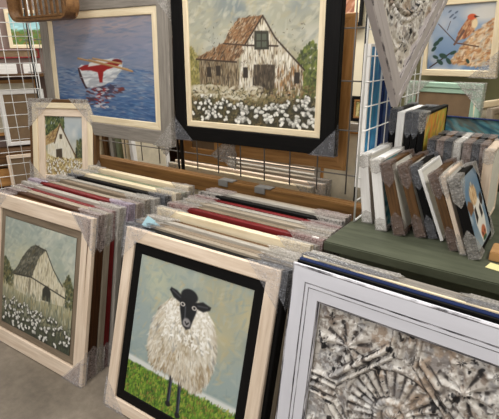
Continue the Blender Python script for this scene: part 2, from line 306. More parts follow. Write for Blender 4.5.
def paint_bigbarn():
    p = Pic(300, 290, 5)
    p.vgrad([(0, (92, 82, 56)), (.2, (128, 116, 84)), (.35, (170, 160, 128)), (.6, (170, 168, 148)), (1, (144, 144, 130))])
    p.put((p.nz(3)-.45)*3*(p.V > .35), (196, 194, 180)); p.put((p.nz(4)-.55)*3*(p.V > .45), (120, 130, 132))
    p.dabs(500, lambda u, v: v > .4, [(156, 158, 144), (190, 186, 166), (134, 138, 130), (202, 196, 174), (172, 162, 130)], .04, .014, .5, 1, .35)
    p.dabs(500, lambda u, v: (u > .86 and .2 < v < .56-2.4*abs(u-.95)**1.3), [(70, 84, 40), (104, 116, 50), (130, 138, 66), (52, 60, 34), (92, 96, 52)], .018, .01, 1.3, .8, .7)
    p.dabs(420, lambda u, v: (u < .16 and .26 < v < .56-1.2*u), [(150, 140, 80), (120, 112, 60), (96, 96, 52), (172, 158, 96)], .018, .01, 1.3, .8, .6)
    wall = [(.42, .245), (.455, .54), (.52, .62), (.606, .72), (.70, .58), (.78, .5), (.90, .39), (.905, .225), (.6, .215)]
    low = [(.085, .265), (.085, .44), (.42, .47), (.43, .24)]
    p.put(p.poly(low, .006, .01), (128, 116, 94)); p.put(p.poly(wall, .006, .008), (192, 184, 164))
    iw, il = inpoly(wall), inpoly(low)
    p.dabs(900, iw, [(214, 206, 184), (196, 184, 158), (150, 130, 98), (226, 220, 204), (112, 92, 66), (170, 150, 118)], .035, .004, PI/2, .06, .7)
    p.dabs(500, il, [(96, 80, 58), (150, 134, 106), (180, 166, 140), (70, 58, 44), (128, 108, 80)], .03, .004, PI/2, .08, .75)
    p.dabs(260, lambda u, v: iw(u, v) or il(u, v), [(52, 44, 34), (74, 62, 48), (96, 80, 60)], .028, .003, PI/2, .08, .8)
    p.dabs(260, iw, [(232, 228, 216), (216, 210, 194)], .03, .006, PI/2, .1, .75)
    p.dabs(160, lambda u, v: iw(u, v) and u > .66 and v < .42, [(160, 112, 60), (118, 84, 52), (84, 66, 48)], .03, .004, PI/2, .06, .7)
    roof = [(.30, .555), (.345, .64), (.42, .715), (.50, .725), (.606, .722), (.54, .64), (.48, .555), (.40, .545)]; lean = [(.06, .46), (.29, .56), (.45, .548), (.46, .50), (.40, .44), (.2, .445)]
    for r_, base in ((roof, (142, 104, 70)), (lean, (128, 98, 70))):
        p.put(p.poly(r_, .006, .01), base); ir = inpoly(r_); p.dabs(260, ir, [(140, 98, 62), (92, 70, 50), (170, 148, 118), (112, 82, 54), (186, 172, 150), (66, 52, 40), (150, 118, 84)], .022, .006, .9, .5, .7)
    for seg in ((.606, .725, .70, .585), (.70, .585, .91, .385), (.606, .725, .47, .545), (.06, .455, .40, .435), (.455, .545, .72, .535)): p.put(p.line(*seg, .011, .005), (58, 44, 34))
    p.put(p.line(.30, .56, .47, .545, .009), (66, 48, 36))
    p.put(p.poly([(.545, .515), (.545, .635), (.65, .63), (.655, .515)], .006), (56, 54, 44)); p.put(p.poly([(.562, .53), (.562, .615), (.635, .612), (.638, .53)], .005)*.7, (100, 108, 92)); p.put(p.line(.598, .52, .598, .63, .008), (50, 44, 36)); p.put(p.line(.55, .57, .65, .57, .007), (50, 44, 36))
    p.put(p.poly([(.535, .23), (.54, .42), (.70, .415), (.70, .225)], .008, .01), (74, 64, 52)); p.dabs(140, lambda u, v: .54 < u < .7 and .23 < v < .41, [(44, 38, 32), (110, 96, 78), (140, 128, 106), (62, 54, 44)], .025, .004, PI/2, .1, .7)
    for x, y in ((.17, .33), (.25, .34), (.475, .33), (.86, .3)): p.put(p.poly([(x-.018, y), (x-.018, y+.07), (x+.02, y+.07), (x+.02, y)], .006), (52, 44, 36))
    p.dabs(120, lambda u, v: .1 < u < .9 and .3 < v < .7, [(60, 48, 38), (40, 34, 28)], .01, .003, PI/2, 1.5, .5)
    p.dabs(700, lambda u, v: v < .26+.03*math.sin(u*9), [(96, 88, 54), (132, 118, 78), (70, 66, 42), (160, 146, 104), (110, 84, 50)], .02, .008, .9, 1, .7)
    p.dabs(220, lambda u, v: .18 < v < .27 and u < .62, [(214, 208, 190), (196, 186, 160), (170, 160, 128)], .025, .012, 0, .6, .6)
    p.dabs(500, lambda u, v: v < .17, [(40, 40, 30), (62, 56, 38), (80, 80, 52), (52, 46, 34)], .015, .007, .9, 1.2, .7)
    p.dabs(500, lambda u, v: v < .26, [(30, 30, 22), (56, 50, 32), (128, 112, 74), (84, 80, 50), (150, 134, 96)], .014, .005, .9, 1.3, .75)
    cotton(p, 46, lambda u, v: v < .2 and v > .02 and u < .46 and v < .24-.2*u, .018, .027); cotton(p, 88, lambda u, v: .02 < v < .09+.2*(u-.3) and u > .4, .019, .030)
    return p.a
def paint_leftbarn():
    p = Pic(220, 220, 8)
    p.vgrad([(0, (60, 66, 54)), (.2, (110, 112, 90)), (.36, (168, 162, 128)), (.5, (164, 170, 150)), (1, (158, 168, 160))])
    p.put((p.nz(4)-.42)*2.4*(p.V > .4), (196, 198, 182)); p.put(p.ell(.35, .62, .3, .18, .8)*.5, (206, 200, 166))
    p.dabs(400, lambda u, v: v > .45, [(150, 162, 156), (190, 194, 180), (170, 174, 156), (140, 150, 144), (204, 202, 184)], .05, .016, .5, 1, .35)
    for f in (lambda u, v: u < .19 and .38 < v < .62-1.0*max(0, u-.04), lambda u, v: u > .80 and .40 < v < .68-1.6*abs(u-.93)): p.dabs(330, f, [(62, 70, 50), (88, 94, 64), (110, 108, 66), (48, 54, 42), (122, 112, 72)], .02, .011, 1.3, .8, .65)
    wall = [(.17, .36), (.16, .52), (.42, .6), (.50, .81), (.62, .80), (.72, .68), (.80, .585), (.895, .56), (.90, .4), (.5, .34)]
    p.put(p.poly(wall, .006, .012), (204, 196, 168)); iw = inpoly(wall)
    p.dabs(500, iw, [(222, 216, 196), (186, 174, 140), (150, 138, 108), (230, 226, 210), (120, 110, 90)], .035, .005, PI/2, .1, .6)
    roof = [(.12, .49), (.20, .56), (.30, .70), (.40, .80), (.45, .825), (.61, .815), (.53, .74), (.47, .62), (.43, .53), (.30, .515)]
    p.put(p.poly(roof, .008, .015), (84, 84, 74)); ir = inpoly(roof); p.dabs(300, ir, [(62, 62, 54), (110, 108, 94), (138, 134, 116), (74, 74, 64), (96, 88, 66)], .025, .008, .9, .4, .65)
    for seg in ((.47, .825, .62, .81), (.62, .81, .73, .67), (.73, .67, .86, .56), (.43, .53, .9, .47), (.17, .5, .43, .53)): p.put(p.line(*seg, .012, .006), (60, 58, 50))
    p.put(p.poly([(.60, .37), (.60, .47), (.635, .51), (.675, .51), (.71, .47), (.715, .38)], .008), (54, 54, 46)); p.put(p.line(.40, .36, .41, .5, .03, .01)*.6, (96, 88, 70)); p.put(p.ell(.79, .50, .02, .02, .3)*.5, (80, 76, 64))
    p.dabs(520, lambda u, v: .12 < v < .4, [(188, 184, 158), (150, 150, 124), (104, 110, 90), (206, 200, 176), (86, 92, 76), (168, 150, 106), (130, 140, 130)], .04, .006, PI/2, .15, .6)
    p.dabs(600, lambda u, v: v < .24, [(52, 58, 46), (74, 78, 60), (40, 46, 38), (98, 96, 70)], .018, .007, PI/2, .8, .7)
    cotton(p, 125, lambda u, v: .02 < v < .29-.05*u, .014, .027, (44, 46, 38))
    return p.a
def paint_boat():
    p = Pic(280, 190, 9)
    p.vgrad([(0, (52, 84, 128)), (.2, (72, 102, 142)), (.45, (104, 124, 152)), (.7, (132, 136, 156)), (1, (142, 136, 142))])
    p.put((p.nz(3, 8)-.45)*2.6, (122, 130, 150)); p.put(p.ell(.55, .95, .4, .12, .9)*.6, (172, 154, 152)); p.put(p.ell(.2, .75, .25, .06, .9)*.5, (160, 156, 168))
    p.dabs(900, lambda u, v: True, [(112, 124, 146), (138, 138, 154), (96, 116, 144), (154, 152, 164), (122, 128, 144)], .06, .01, .05, .3, .35)
    p.dabs(650, lambda u, v: v < .5, [(58, 92, 138), (82, 114, 152), (44, 76, 122), (116, 140, 168), (150, 164, 182)], .045, .008, -.05, .3, .45)
    p.dabs(300, lambda u, v: v < .2, [(38, 70, 118), (54, 88, 136), (84, 118, 154)], .05, .009, -.05, .3, .5)
    p.dabs(90, lambda u, v: .32 < u < .72 and .1 < v < .34 and v > .3-.5*(.75-u), [(88, 44, 46), (64, 50, 62), (110, 56, 54), (140, 140, 156), (58, 60, 84)], .035, .012, -.1, .4, .8)
    p.dabs(34, lambda u, v: .40 < u < .56 and .1 < v < .3, [(140, 36, 34), (110, 34, 34), (190, 190, 196)], .03, .012, 0, .5, .85)
    hull = [(.25, .50), (.29, .535), (.37, .53), (.47, .56), (.60, .60), (.68, .60), (.715, .565), (.70, .49), (.62, .40), (.52, .34), (.42, .305), (.335, .30), (.285, .39)]
    p.put(p.poly(hull, .008), (206, 208, 210)); ih = inpoly(hull)
    p.put(p.poly([(.34, .30), (.42, .305), (.52, .34), (.62, .40), (.70, .49), (.5, .42), (.36, .38)], .02)*.7, (150, 154, 160)); p.dabs(160, ih, [(214, 216, 218), (180, 184, 188), (226, 226, 224), (160, 166, 174)], .04, .012, .3, .3, .5)
    p.put(p.poly([(.245, .50), (.262, .5), (.32, .31), (.345, .29), (.315, .285), (.262, .40)], .008), (58, 34, 38)); p.put(p.line(.27, .40, .64, .41, .008), (150, 150, 156))
    p.put(p.poly([(.26, .50), (.33, .53), (.45, .545), (.56, .56), (.66, .60), (.71, .575), (.66, .53), (.55, .49), (.52, .47), (.50, .36), (.47, .36), (.46, .46), (.38, .48), (.29, .475)], .01, .01), (146, 28, 28)); p.put(p.ell(.66, .572, .05, .028, .3), (110, 26, 28))
    p.put(p.poly([(.36, .515), (.52, .545), (.6, .60), (.46, .585), (.38, .555)], .01), (214, 212, 206))
    for a in ((.26, .60, .76, .50), (.38, .585, .80, .485), (.42, .60, .70, .555)): p.put(p.line(*a, .018, .006), (158, 120, 78)); p.put(p.line(a[0], a[1]+.006, a[2], a[3]+.006, .006, .005), (196, 164, 118))
    return p.a
def paint_cottage():
    p = Pic(130, 170, 12)
    p.vgrad([(0, (140, 122, 80)), (.35, (190, 176, 130)), (.45, (150, 150, 130)), (.7, (150, 164, 172)), (1, (186, 190, 188))])
    p.put((p.nz(3)-.4)*2.5*(p.V > .4), (206, 204, 196))
    p.dabs(400, lambda u, v: v > .5 and (u < .52-.3*(v-.9)**2 and v < 1) and v > .55+.4*(.3-u), [(58, 72, 40), (84, 98, 52), (44, 56, 34), (116, 120, 66)], .05, .022, 1.2, .9, .8)
    p.dabs(160, lambda u, v: u > .85-.25*(.6-v) and .25 < v < .62, [(48, 60, 40), (70, 82, 50), (104, 100, 58)], .04, .02, 1.2, .9, .8)
    wall = [(.05, .36), (.06, .58), (.22, .72), (.40, .86), (.62, .56), (.78, .30), (.4, .26)]; p.put(p.poly(wall, .01), (214, 208, 190)); iw = inpoly(wall); p.dabs(160, iw, [(226, 222, 208), (186, 180, 162), (204, 192, 160)], .05, .01, PI/2, .2, .6)
    roof = [(.0, .5), (.02, .66), (.30, .80), (.40, .87), (.33, .72), (.22, .56)]; p.put(p.poly(roof, .01), (150, 120, 76)); p.dabs(100, inpoly(roof), [(176, 148, 96), (112, 86, 56), (190, 170, 126)], .04, .012, .6, .3, .7)
    for s_ in ((.40, .87, .63, .56), (.63, .56, .85, .28), (.40, .87, .24, .55)): p.put(p.line(*s_, .03, .01), (92, 70, 46))
    p.put(p.poly([(.28, .30), (.28, .44), (.44, .46), (.45, .29)], .01), (72, 60, 44)); p.put(p.poly([(.38, .62), (.38, .70), (.45, .70), (.45, .62)], .01), (84, 74, 56)); p.put(p.line(.84, .12, .83, .42, .03, .01), (44, 40, 32))
    p.dabs(500, lambda u, v: v < .3, [(206, 190, 140), (150, 128, 76), (236, 228, 204), (110, 92, 54), (226, 212, 166), (176, 150, 92)], .03, .018, 0, 1.5, .9)
    cotton(p, 90, lambda u, v: v < .27, .02, .036, (120, 98, 58)); return p.a
def paint_bird():
    p = Pic(170, 160, 14)
    p.vgrad([(0, (96, 124, 160)), (.5, (128, 150, 176)), (1, (160, 170, 184))]); p.put((p.nz(3)-.45)*3, (178, 182, 188)); p.put(p.ell(.85, .85, .3, .12, .8)*.8, (214, 208, 196))
    cl = [(.38, .12), (.55, .36), (.70, .56), (1.02, .80), (1.02, .10), (.8, .06)]; p.put(p.poly(cl, .03, .06), (196, 164, 124)); p.dabs(500, inpoly(cl), [(212, 184, 148), (168, 118, 76), (226, 206, 178), (140, 92, 58), (204, 154, 104), (176, 170, 158)], .05, .02, .7, .8, .6)
    p.put(p.line(.15, .72, .46, .42, .014), (74, 52, 44)); p.put(p.line(.46, .42, .80, .36, .02), (96, 66, 50)); p.put(p.line(.05, .03, .40, .28, .022), (60, 46, 40)); p.put(p.line(.30, .62, .34, .75, .01), (74, 52, 44))
    for x, y, r in ((.14, .42, .06), (.10, .33, .05), (.20, .48, .05), (.26, .22, .07), (.36, .14, .06), (.22, .12, .06), (.14, .2, .05), (.42, .27, .05), (.66, .14, .04)): p.put(p.ell(x, y, r, r*.55, .3, p.r.uniform(-1, 1), .3), (38, 66, 58))
    for x, y in ((.32, .9), (.36, .84), (.42, .88), (.40, .80), (.34, .82)): p.put(p.ell(x, y, .03, .014, .4, .6), (92, 104, 122))
    b = [(.44, .46), (.52, .66), (.60, .78), (.66, .83), (.72, .80), (.74, .72), (.70, .58), (.62, .50), (.52, .47)]; p.put(p.poly(b, .015), (166, 110, 74)); p.dabs(80, inpoly(b), [(196, 150, 110), (120, 76, 54), (210, 180, 140), (160, 90, 60)], .04, .014, 1, .3, .7)
    p.put(p.ell(.66, .80, .065, .045, .25), (198, 88, 52)); p.put(p.poly([(.70, .82), (.77, .80), (.70, .785)], .008), (60, 46, 40)); p.put(p.ell(.71, .70, .045, .07, .4), (224, 200, 160)); p.put(p.line(.43, .40, .56, .60, .035), (104, 76, 66)); p.put(p.ell(.70, .81, .01, .01, .3), (20, 18, 18))
    p.dabs(40, lambda u, v: .8 < u < .98 and .03 < v < .06, [(60, 60, 70)], .02, .006, .2, .8, .8)
    return p.a
def paint_cow():
    p = Pic(90, 110, 15); p.vgrad([(0, (160, 172, 176)), (.3, (116, 140, 160)), (.8, (98, 128, 154)), (1, (134, 152, 168))]); p.put((p.nz(3)-.5)*3*(p.V < .6), (190, 200, 206))
    p.put(p.poly([(.42, .02), (.30, .30), (.34, .52), (.44, .62), (.66, .62), (.80, .50), (.84, .28), (.72, .04)], .02), (232, 228, 218)); p.put(p.poly([(.12, .48), (.05, .62), (.16, .68), (.36, .60), (.34, .5)], .02), (120, 84, 56)); p.put(p.poly([(.76, .5), (.80, .60), (.95, .62), (.97, .5), (.85, .44)], .02), (44, 36, 34))
    p.put(p.ell(.5, .68, .19, .13, .3, 0, .3), (200, 160, 112)); p.dabs(120, lambda u, v: (u-.5)**2/.03+(v-.7)**2/.02 < 1, [(226, 196, 150), (156, 110, 70), (240, 222, 190)], .05, .012, 1.2, .6, .7)
    p.put(p.poly([(.34, .30), (.36, .50), (.46, .52), (.48, .36)], .02), (40, 34, 36)); p.put(p.poly([(.66, .30), (.64, .46), (.76, .50), (.78, .34)], .02), (50, 42, 40)); p.put(p.ell(.57, .13, .14, .09, .3), (190, 108, 72)); p.put(p.ell(.5, .12, .03, .025, .3), (60, 34, 30)); p.put(p.ell(.64, .12, .03, .025, .3), (60, 34, 30)); p.put(p.ell(.57, .05, .12, .03, .3), (60, 90, 60))
    for x in (.42, .70): p.put(p.ell(x, .42, .03, .025, .3), (20, 18, 20))
    return p.a
def abstract(n, m, seed, cols, ang, ln=.12, wd=.04, k=400):
    p = Pic(n, m, seed); p.a[:] = np.array(cols[0])/255.; p.dabs(k, lambda u, v: True, cols, ln, wd, ang, .3, .7); return p.a
def landscape(seed, sky, land, accents):
    p = Pic(60, 60, seed); p.vgrad([(0, land), (.4, land), (.5, sky), (1, sky)]); p.dabs(150, lambda u, v: v < .5, [land]+accents, .06, .03, .2, .8, .7); p.dabs(60, lambda u, v: v > .5, [sky, tuple(min(255, x+25) for x in sky)], .1, .03, .1, .3, .6); return p.a

# ------------------------------------------------------------------ setting
def slab(name, x0, y0, z0, x1, y1, z1, m): s = MB(); s.box(x0, y0, z0, x1, y1, z1); return struct(s.build(name, m))
k = N('concrete_floor'); v = k.coord('Object', (1, 1, 1)); f1 = k.noise(v, 1.3, 8, .65); f2 = k.noise(v, 22, 6, .7)
mixf = k.n('ShaderNodeMath', operation='MULTIPLY_ADD'); k.l(f2, mixf.inputs[0]); mixf.inputs[1].default_value = .45; k.l(f1, mixf.inputs[2])
k.l(k.ramp(mixf.outputs[0], [(.5, L(84, 75, 64)), (.72, L(110, 100, 87)), (.92, L(134, 123, 109))]), k.p.inputs['Base Color']); k.p.inputs['Roughness'].default_value = .55; k.bump(f2, .15, .002)
slab('floor', -9, -3, -.1, 3, 7, 0, k.m)
cream_wall = plain('cream_wall_paint', L(214, 204, 178), .8, var=.04, scale=3); tan_wall = plain('tan_wall_paint', L(150, 122, 92), .8, var=.06, scale=3); olive = plain('olive_wall_paint', L(98, 96, 64), .8, var=.06, scale=3)
slab('wall_back', -9, 6.0, 0, 3, 6.1, 3.4, cream_wall); slab('wall_left', -8.1, -3, 0, -8, 7, 3.4, tan_wall); slab('wall_right', 2.6, -3, 0, 2.7, 7, 3.4, cream_wall)
slab('baseboard_back', -9, 5.97, 0, 3, 6.0, .12, M['white'])
def mesh_box(name, boxes, m, parent=None, label=None, cat=None, bevel=.003):
    s = MB()
    for b in boxes: s.box(*b, b=bevel)
    o = s.build(name, m, parent)
    if label: tag(o, label, cat)
    return o

# ------------------------------------------------------------------ picture frame builders
def frame(label, cat, loc, yaw, tilt, W, H, T=.035, fw_=.06, m='cream', roll=0, group=None, name='picture_frame', wraps=(), wm='bubble', Lg=.15, pic=None, liner=None, picm='canvas', outer=None, vee=.03, lip=.004, picy=None):
    """framed picture: Empty at the bottom centre, front face towards local -y"""
    t = thing(name, label, cat, loc, yaw, tilt, roll, group); d = 0
    for part, width, mat, y in [('moulding', fw_, m, 0)]+([(q[0], q[1], q[2], q[3]) for q in (liner or [])]):
        ring(W, H, flatprof(width, T, lip, y), d).build(part, M[mat], t); d += width
    py = picy if picy is not None else T*.45
    if pic is not None: gridmesh('painting', -W/2+d-.002, W/2-d+.002, d-.002, H-d+.002, pic, py, parent=t)
    else: mesh_box('picture_panel', [(-W/2+d-.002, py, d-.002, W/2-d+.002, py+.01, H-d+.002)], M[picm], t, bevel=0)
    if pic is not None: mesh_box('backing_board', [(-W/2+d-.002, T-.006, d-.002, W/2-d+.002, T-.001, H-d+.002)], M['backing'], t, bevel=0)
    for c_ in wraps: wrap(t, W, H, T, c_, Lg, wm, vee, crumple=min(.003, Lg*.012), y0=0)
    return t
def off(x, Y, z, W, yaw, roll=0): # bottom-left corner to bottom-centre
    return (x+W/2*math.cos(yaw)*math.cos(roll), Y+W/2*math.sin(yaw), z+W/2*math.sin(roll))

# ---- front of the left stack
frame('whitewashed frame with grey band around a weathered barn and cotton, front of left stack', 'picture', off(-1.765-.87, .96, .002, .87, .046), .046, .238, .87, .87, .022, .080, 'whitewash',
      liner=[('inner_band', .045, 'taupe', .012)], pic=paint_leftbarn(), wraps=('TL', 'TR', 'BR', 'BL'), Lg=.165, wm='film')
# ---- sheep
frame('whitewashed frame with black inner band around a black-faced white sheep on green grass', 'picture', off(-1.583, .997, .002, .826, .028), .028, .293, .826, .871, .030, .060, 'whitewash',
      liner=[('inner_band', .048, 'black', .010)], pic=paint_sheep(), wraps=('TL', 'TR', 'BL', 'BR'), Lg=.15, wm='film')

# ---- stacks of frames standing behind the two
def stack(rows, x0, x1, Y, z, tilt, dt, group, gap):
    """rows: (thickness, moulding, inner colour, wrap material, dx left, dx right, dH, wording)"""
    prev = None
    for i, (T, m, inner, wm, dl, dr, dH, words) in enumerate(rows):
        xa, xb = x0+dl, x1+dr; H = .858+dH; tl = tilt+dt*i; W = xb-xa
        t = thing('picture_frame', words, 'picture frame', ((xa+xb)/2, Y, .002), 0, tl, 0, group)
        fwd = .045
        ring(W, H, [(0, T, 0), (0, .004, 0), (.004, 0, 0), (fwd, .004, 0), (fwd, T, 0)]).build('moulding', M[m], t)
        if inner: # raised second tone along the back half of the top edge
            ring(W-.012, H-.006, [(0, T+.012, 0), (0, T-.002, 0), (fwd, T-.002, 0), (fwd, T+.012, 0)]).build('canvas_edge', M[inner], t)
        mesh_box('picture_panel', [(-W/2+fwd-.002, T*.5, fwd-.002, W/2-fwd+.002, T*.5+.008, H-fwd+.002)], M['canvas'], t, bevel=0)
        TT = T+(.012 if inner else 0)
        for c_ in ('TL', 'TR', 'BR'): wrap(t, W, H, TT, c_, [.13, .16, .145][i % 3], wm, .03, crumple=.005)
        Y += TT/math.cos(tl)+(.008 if i < 4 else gap)
A = [(.046, 'brown', None, 'bubble_pink', 0, 0, .0, 'brown frame directly behind the cotton barn picture in the left stack'),
     (.044, 'espresso', None, 'bubble_pink', -.01, .0, .005, 'dark brown frame third from the front of the left stack'),
     (.036, 'greige', None, 'bubble', -.02, .0, .0, 'greige frame between the dark brown and the first red frame of the left stack'),
     (.030, 'red', None, 'bubble_pink', -.03, -.005, -.004, 'nearer of the two dark red frames in the left stack'),
     (.034, 'palegrey', None, 'bubble', -.03, .015, .008, 'pale grey frame between the two dark red frames of the left stack'),
     (.038, 'red', None, 'lavender', -.04, .02, .01, 'farther dark red frame of the left stack, with lavender bubble wrap'),
     (.034, 'greige', None, 'bubble_pink', -.02, .03, .0, 'greige frame right behind the farther dark red frame of the left stack'),
     (.036, 'taupe', None, 'bubble', -.01, .035, .006, 'taupe frame in front of the pale one before the black frame, left stack'),
     (.032, 'palegrey', None, 'bubble', .0, .05, .0, 'pale grey frame just in front of the black frame of the left stack'),
     (.036, 'black', None, 'bubble_dark', .05, .08, .004, 'black frame toward the back of the left stack'),
     (.040, 'cream', None, 'bubble', .03, .11, .012, 'cream frame right behind the black frame of the left stack'),
     (.034, 'green', 'palegrey', 'bubble', .04, .11, .0, 'sage green edged frame second from the back of the left stack'),
     (.040, 'cream', None, 'bubble', .045, .09, .014, 'cream frame at the very back of the left stack by the wooden rail')]
stack(A, -2.655, -1.795, 1.000, 0, .235, -.009, 'frames in the left floor stack', .024)
B = [(.044, 'black', None, 'bubble_dark', -.03, .01, .004, 'black frame directly behind the sheep picture'),
     (.030, 'greige', None, 'bubble_dark', -.01, .01, .004, 'greige frame behind the black one in the sheep stack'),
     (.034, 'taupe', None, 'bubble', .0, .0, .0, 'nearest taupe frame of the sheep stack'),
     (.030, 'palegrey', None, 'bubble', .01, .0, .006, 'pale grey frame with a blue tape flag on its wrapped corner, sheep stack'),
     (.034, 'brown', None, 'bubble', .0, .0, -.004, 'brown edged frame hugging the tall cream frame of the sheep stack'),
     (.036, 'cream', None, 'bubble', -.01, .0, .022, 'tall cream frame in the middle of the sheep stack'),
     (.030, 'greige', None, 'bubble', .0, .0, .0, 'greige frame behind the tall cream frame of the sheep stack'),
     (.034, 'red', 'cream', 'bubble_pink', -.015, .01, .012, 'dark red and cream frame with a white price sticker on its right end'),
     (.032, 'taupe', None, 'bubble', -.01, .0, .0, 'taupe frame behind the stickered red and cream frame'),
     (.034, 'greige', None, 'bubble', .0, .0, .004, 'greige frame two behind the stickered red and cream frame'),
     (.030, 'palegrey', None, 'bubble_pink', -.01, .0, .0, 'pale grey frame before the thin red edged frame of the sheep stack'),
     (.024, 'red', None, 'bubble_pink', .0, .0, -.003, 'thin red edged frame near the back of the sheep stack'),
     (.030, 'black', None, 'bubble', .0, -.01, .006, 'black frame near the back of the sheep stack'),
     (.036, 'palegrey', None, 'bubble_pink', .02, -.01, .012, 'pale grey frame near the rail behind the black frame, sheep stack'),
     (.036, 'greige', None, 'bubble_pink', .01, -.02, .0, 'rearmost frame of the sheep stack against the rail')]
stack(B, -1.605, -.752, 1.05, 0, .27, -.012, 'frames in the sheep stack', .022)
# little tabs stuck on the sheep stack
def stack_top(x, Y, z): return Vector((x, Y, z))
t = mesh_box('tape_flag', [(0, 0, 0, .045, .002, .05), (.045, .001, .012, .075, .003, .045)], M['tape'], None, 'pale blue tape flag sticking up from a wrapped corner behind the sheep picture', 'tape', 0)
t.location = (-1.55, 1.305, .835); t.rotation_euler = (-.5, .5, .25)
t = mesh_box('tape_flag', [(0, 0, 0, .05, .002, .055), (.05, .001, .01, .075, .003, .05)], M['tape'], None, 'pale blue tape on the wrapped left corner of the front cotton barn picture', 'tape', 0)
t.location = (-2.665, 1.165, .80); t.rotation_euler = (-.24, .1, .05)
t = mesh_box('price_sticker', [(0, 0, 0, .034, .002, .022)], M['label'], None, 'white price sticker at the right end of the red and cream frame', 'sticker', 0)
t.location = (-.80, 1.558, .846); t.rotation_euler = (-.9, 0, 0)

# ---- distressed white frame with carved panel (front right)
def worn_and_creased(p, hm, seed, base=(206, 200, 192), crease=None):
    """worn paint for a carved board: bare brown, grey and black patches, plus dark creases, slopes and low ground"""
    p.a[:] = np.array(base)/255.; n1, n2, n3, n4 = p.nz(9, 9, 4), p.nz(14, 14, 4), p.nz(26, 20, 3), p.nz(7, 7, 4)
    p.put((n1-.48)*3.2*.8, (176, 168, 160)); p.put(np.clip((n4-.57)*7, 0, .6), (150, 124, 102)); p.put(np.clip((n2-.62)*8, 0, .7), (112, 96, 84)); p.put(np.clip((p.nz(11, 11, 4)-.55)*6, 0, .6), (138, 138, 142)); p.put(np.clip((n3-.6)*8, 0, .6), (226, 222, 216))
    if crease is not None: p.put(crease*np.clip((p.nz(12, 12, 4)-.30)*5, 0, .95), (46, 41, 40))  # dark colour along the carved creases, broken up by noise
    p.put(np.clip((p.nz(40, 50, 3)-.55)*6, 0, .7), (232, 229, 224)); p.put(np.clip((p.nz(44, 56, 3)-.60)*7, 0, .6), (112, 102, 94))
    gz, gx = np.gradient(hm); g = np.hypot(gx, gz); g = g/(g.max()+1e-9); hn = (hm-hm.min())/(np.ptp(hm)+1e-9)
    n5 = p.nz(34, 44, 3); p.put(np.clip((g*.8+n5*.9+(.45-hn)*.22-.88)*9, 0, .9), (30, 27, 28)); p.put(np.clip((p.nz(20, 20, 4)-.665)*14, 0, .95), (20, 18, 20))  # darker on steep slopes and low ground of the relief, then random black patches
def crease_tile(X, Z):
    X = np.abs(X); Z = np.abs(Z); d = X+Z; ln = lambda v, c_, w_: np.clip(1-np.abs(v-c_)/w_, 0, 1); stem = ((X < .045) & (Z > .19)) | ((Z < .045) & (X > .19)); m_ = np.minimum(X, Z); r = np.hypot(X, Z); th = np.arctan2(Z, X)
    k_ = np.where(~stem, np.maximum.reduce([ln(d, .208, .005), ln(d, .237, .006), ln(d, .275, .007)]), 0)+np.where(stem, np.maximum.reduce([ln(m_, .024, .005), ln(m_, .046, .006), ln(m_, .002, .003)]), 0)
    k_ += np.where((r > .06) & (r < .147), np.clip((-np.cos(th*28)-.3)*1.5, 0, 1)*np.clip((r-.05)/.06, 0, 1), 0)+ln(r, .066, .005)+ln(r, .036, .004)*.7+ln(r, .148, .005)*.8
    tc = np.arctan2(Z-.17, X-.17); rc = np.hypot(X-.17, Z-.17); k_ += np.where((rc < .08), np.clip((-np.cos(tc*8)-.4)*1.8, 0, 1)*np.clip(rc/.03, 0, 1), 0)
    return np.clip(k_, 0, 1)
def relief_tile(X, Z, s=1):
    X = np.abs(X); Zs = Z; Z = np.abs(Z); d = X+Z; h_ = np.zeros_like(X)
    bump = lambda v, c_, w_: np.clip(1-((v-c_)/w_)**2, 0, 1)
    stem = ((X < .045) & (Z > .19)) | ((Z < .045) & (X > .19)); m_ = np.minimum(X, Z)
    h_ += np.where(~stem, bump(d, .222, .011)*.011+bump(d, .256, .015)*.016, 0)
    h_ += np.where(stem, bump(m_, .036, .008)*.011+bump(m_, .013, .009)*.010, 0)
    r = np.hypot(X, Z); th = np.arctan2(Z, X)
    h_ += np.where(r < .145, (.5+.5*np.cos(th*28))*.009*np.clip((r-.045)/.03, 0, 1)*np.clip((.148-r)/.02, 0, 1), 0)+bump(r, .05, .014)*.011+np.clip(1-(r/.035)**2, 0, 1)*.016*(.7+.3*np.cos(th*12))+bump(r, .155, .010)*.006
    cx, cz = X-.17, Z-.17; rc = np.hypot(cx, cz); tc = np.arctan2(cz, cx)
    h_ += np.where(rc < .075, (.5+.5*np.cos(tc*8))*.009*np.clip((.078-rc)/.03, 0, 1)*np.clip(rc/.015, 0, 1), 0)+np.clip(1-(rc/.016)**2, 0, 1)*.014
    for (qx, qz) in ((.235, .245), (.25, .15), (.15, .25)): rr = np.hypot((X-qx), (Z-qz)); h_ += np.where(rr < .035, (.5+.5*np.cos(np.arctan2(Z-qz, X-qx)*5+1))*.009*np.clip((.036-rr)/.012, 0, 1), 0)
    return h_
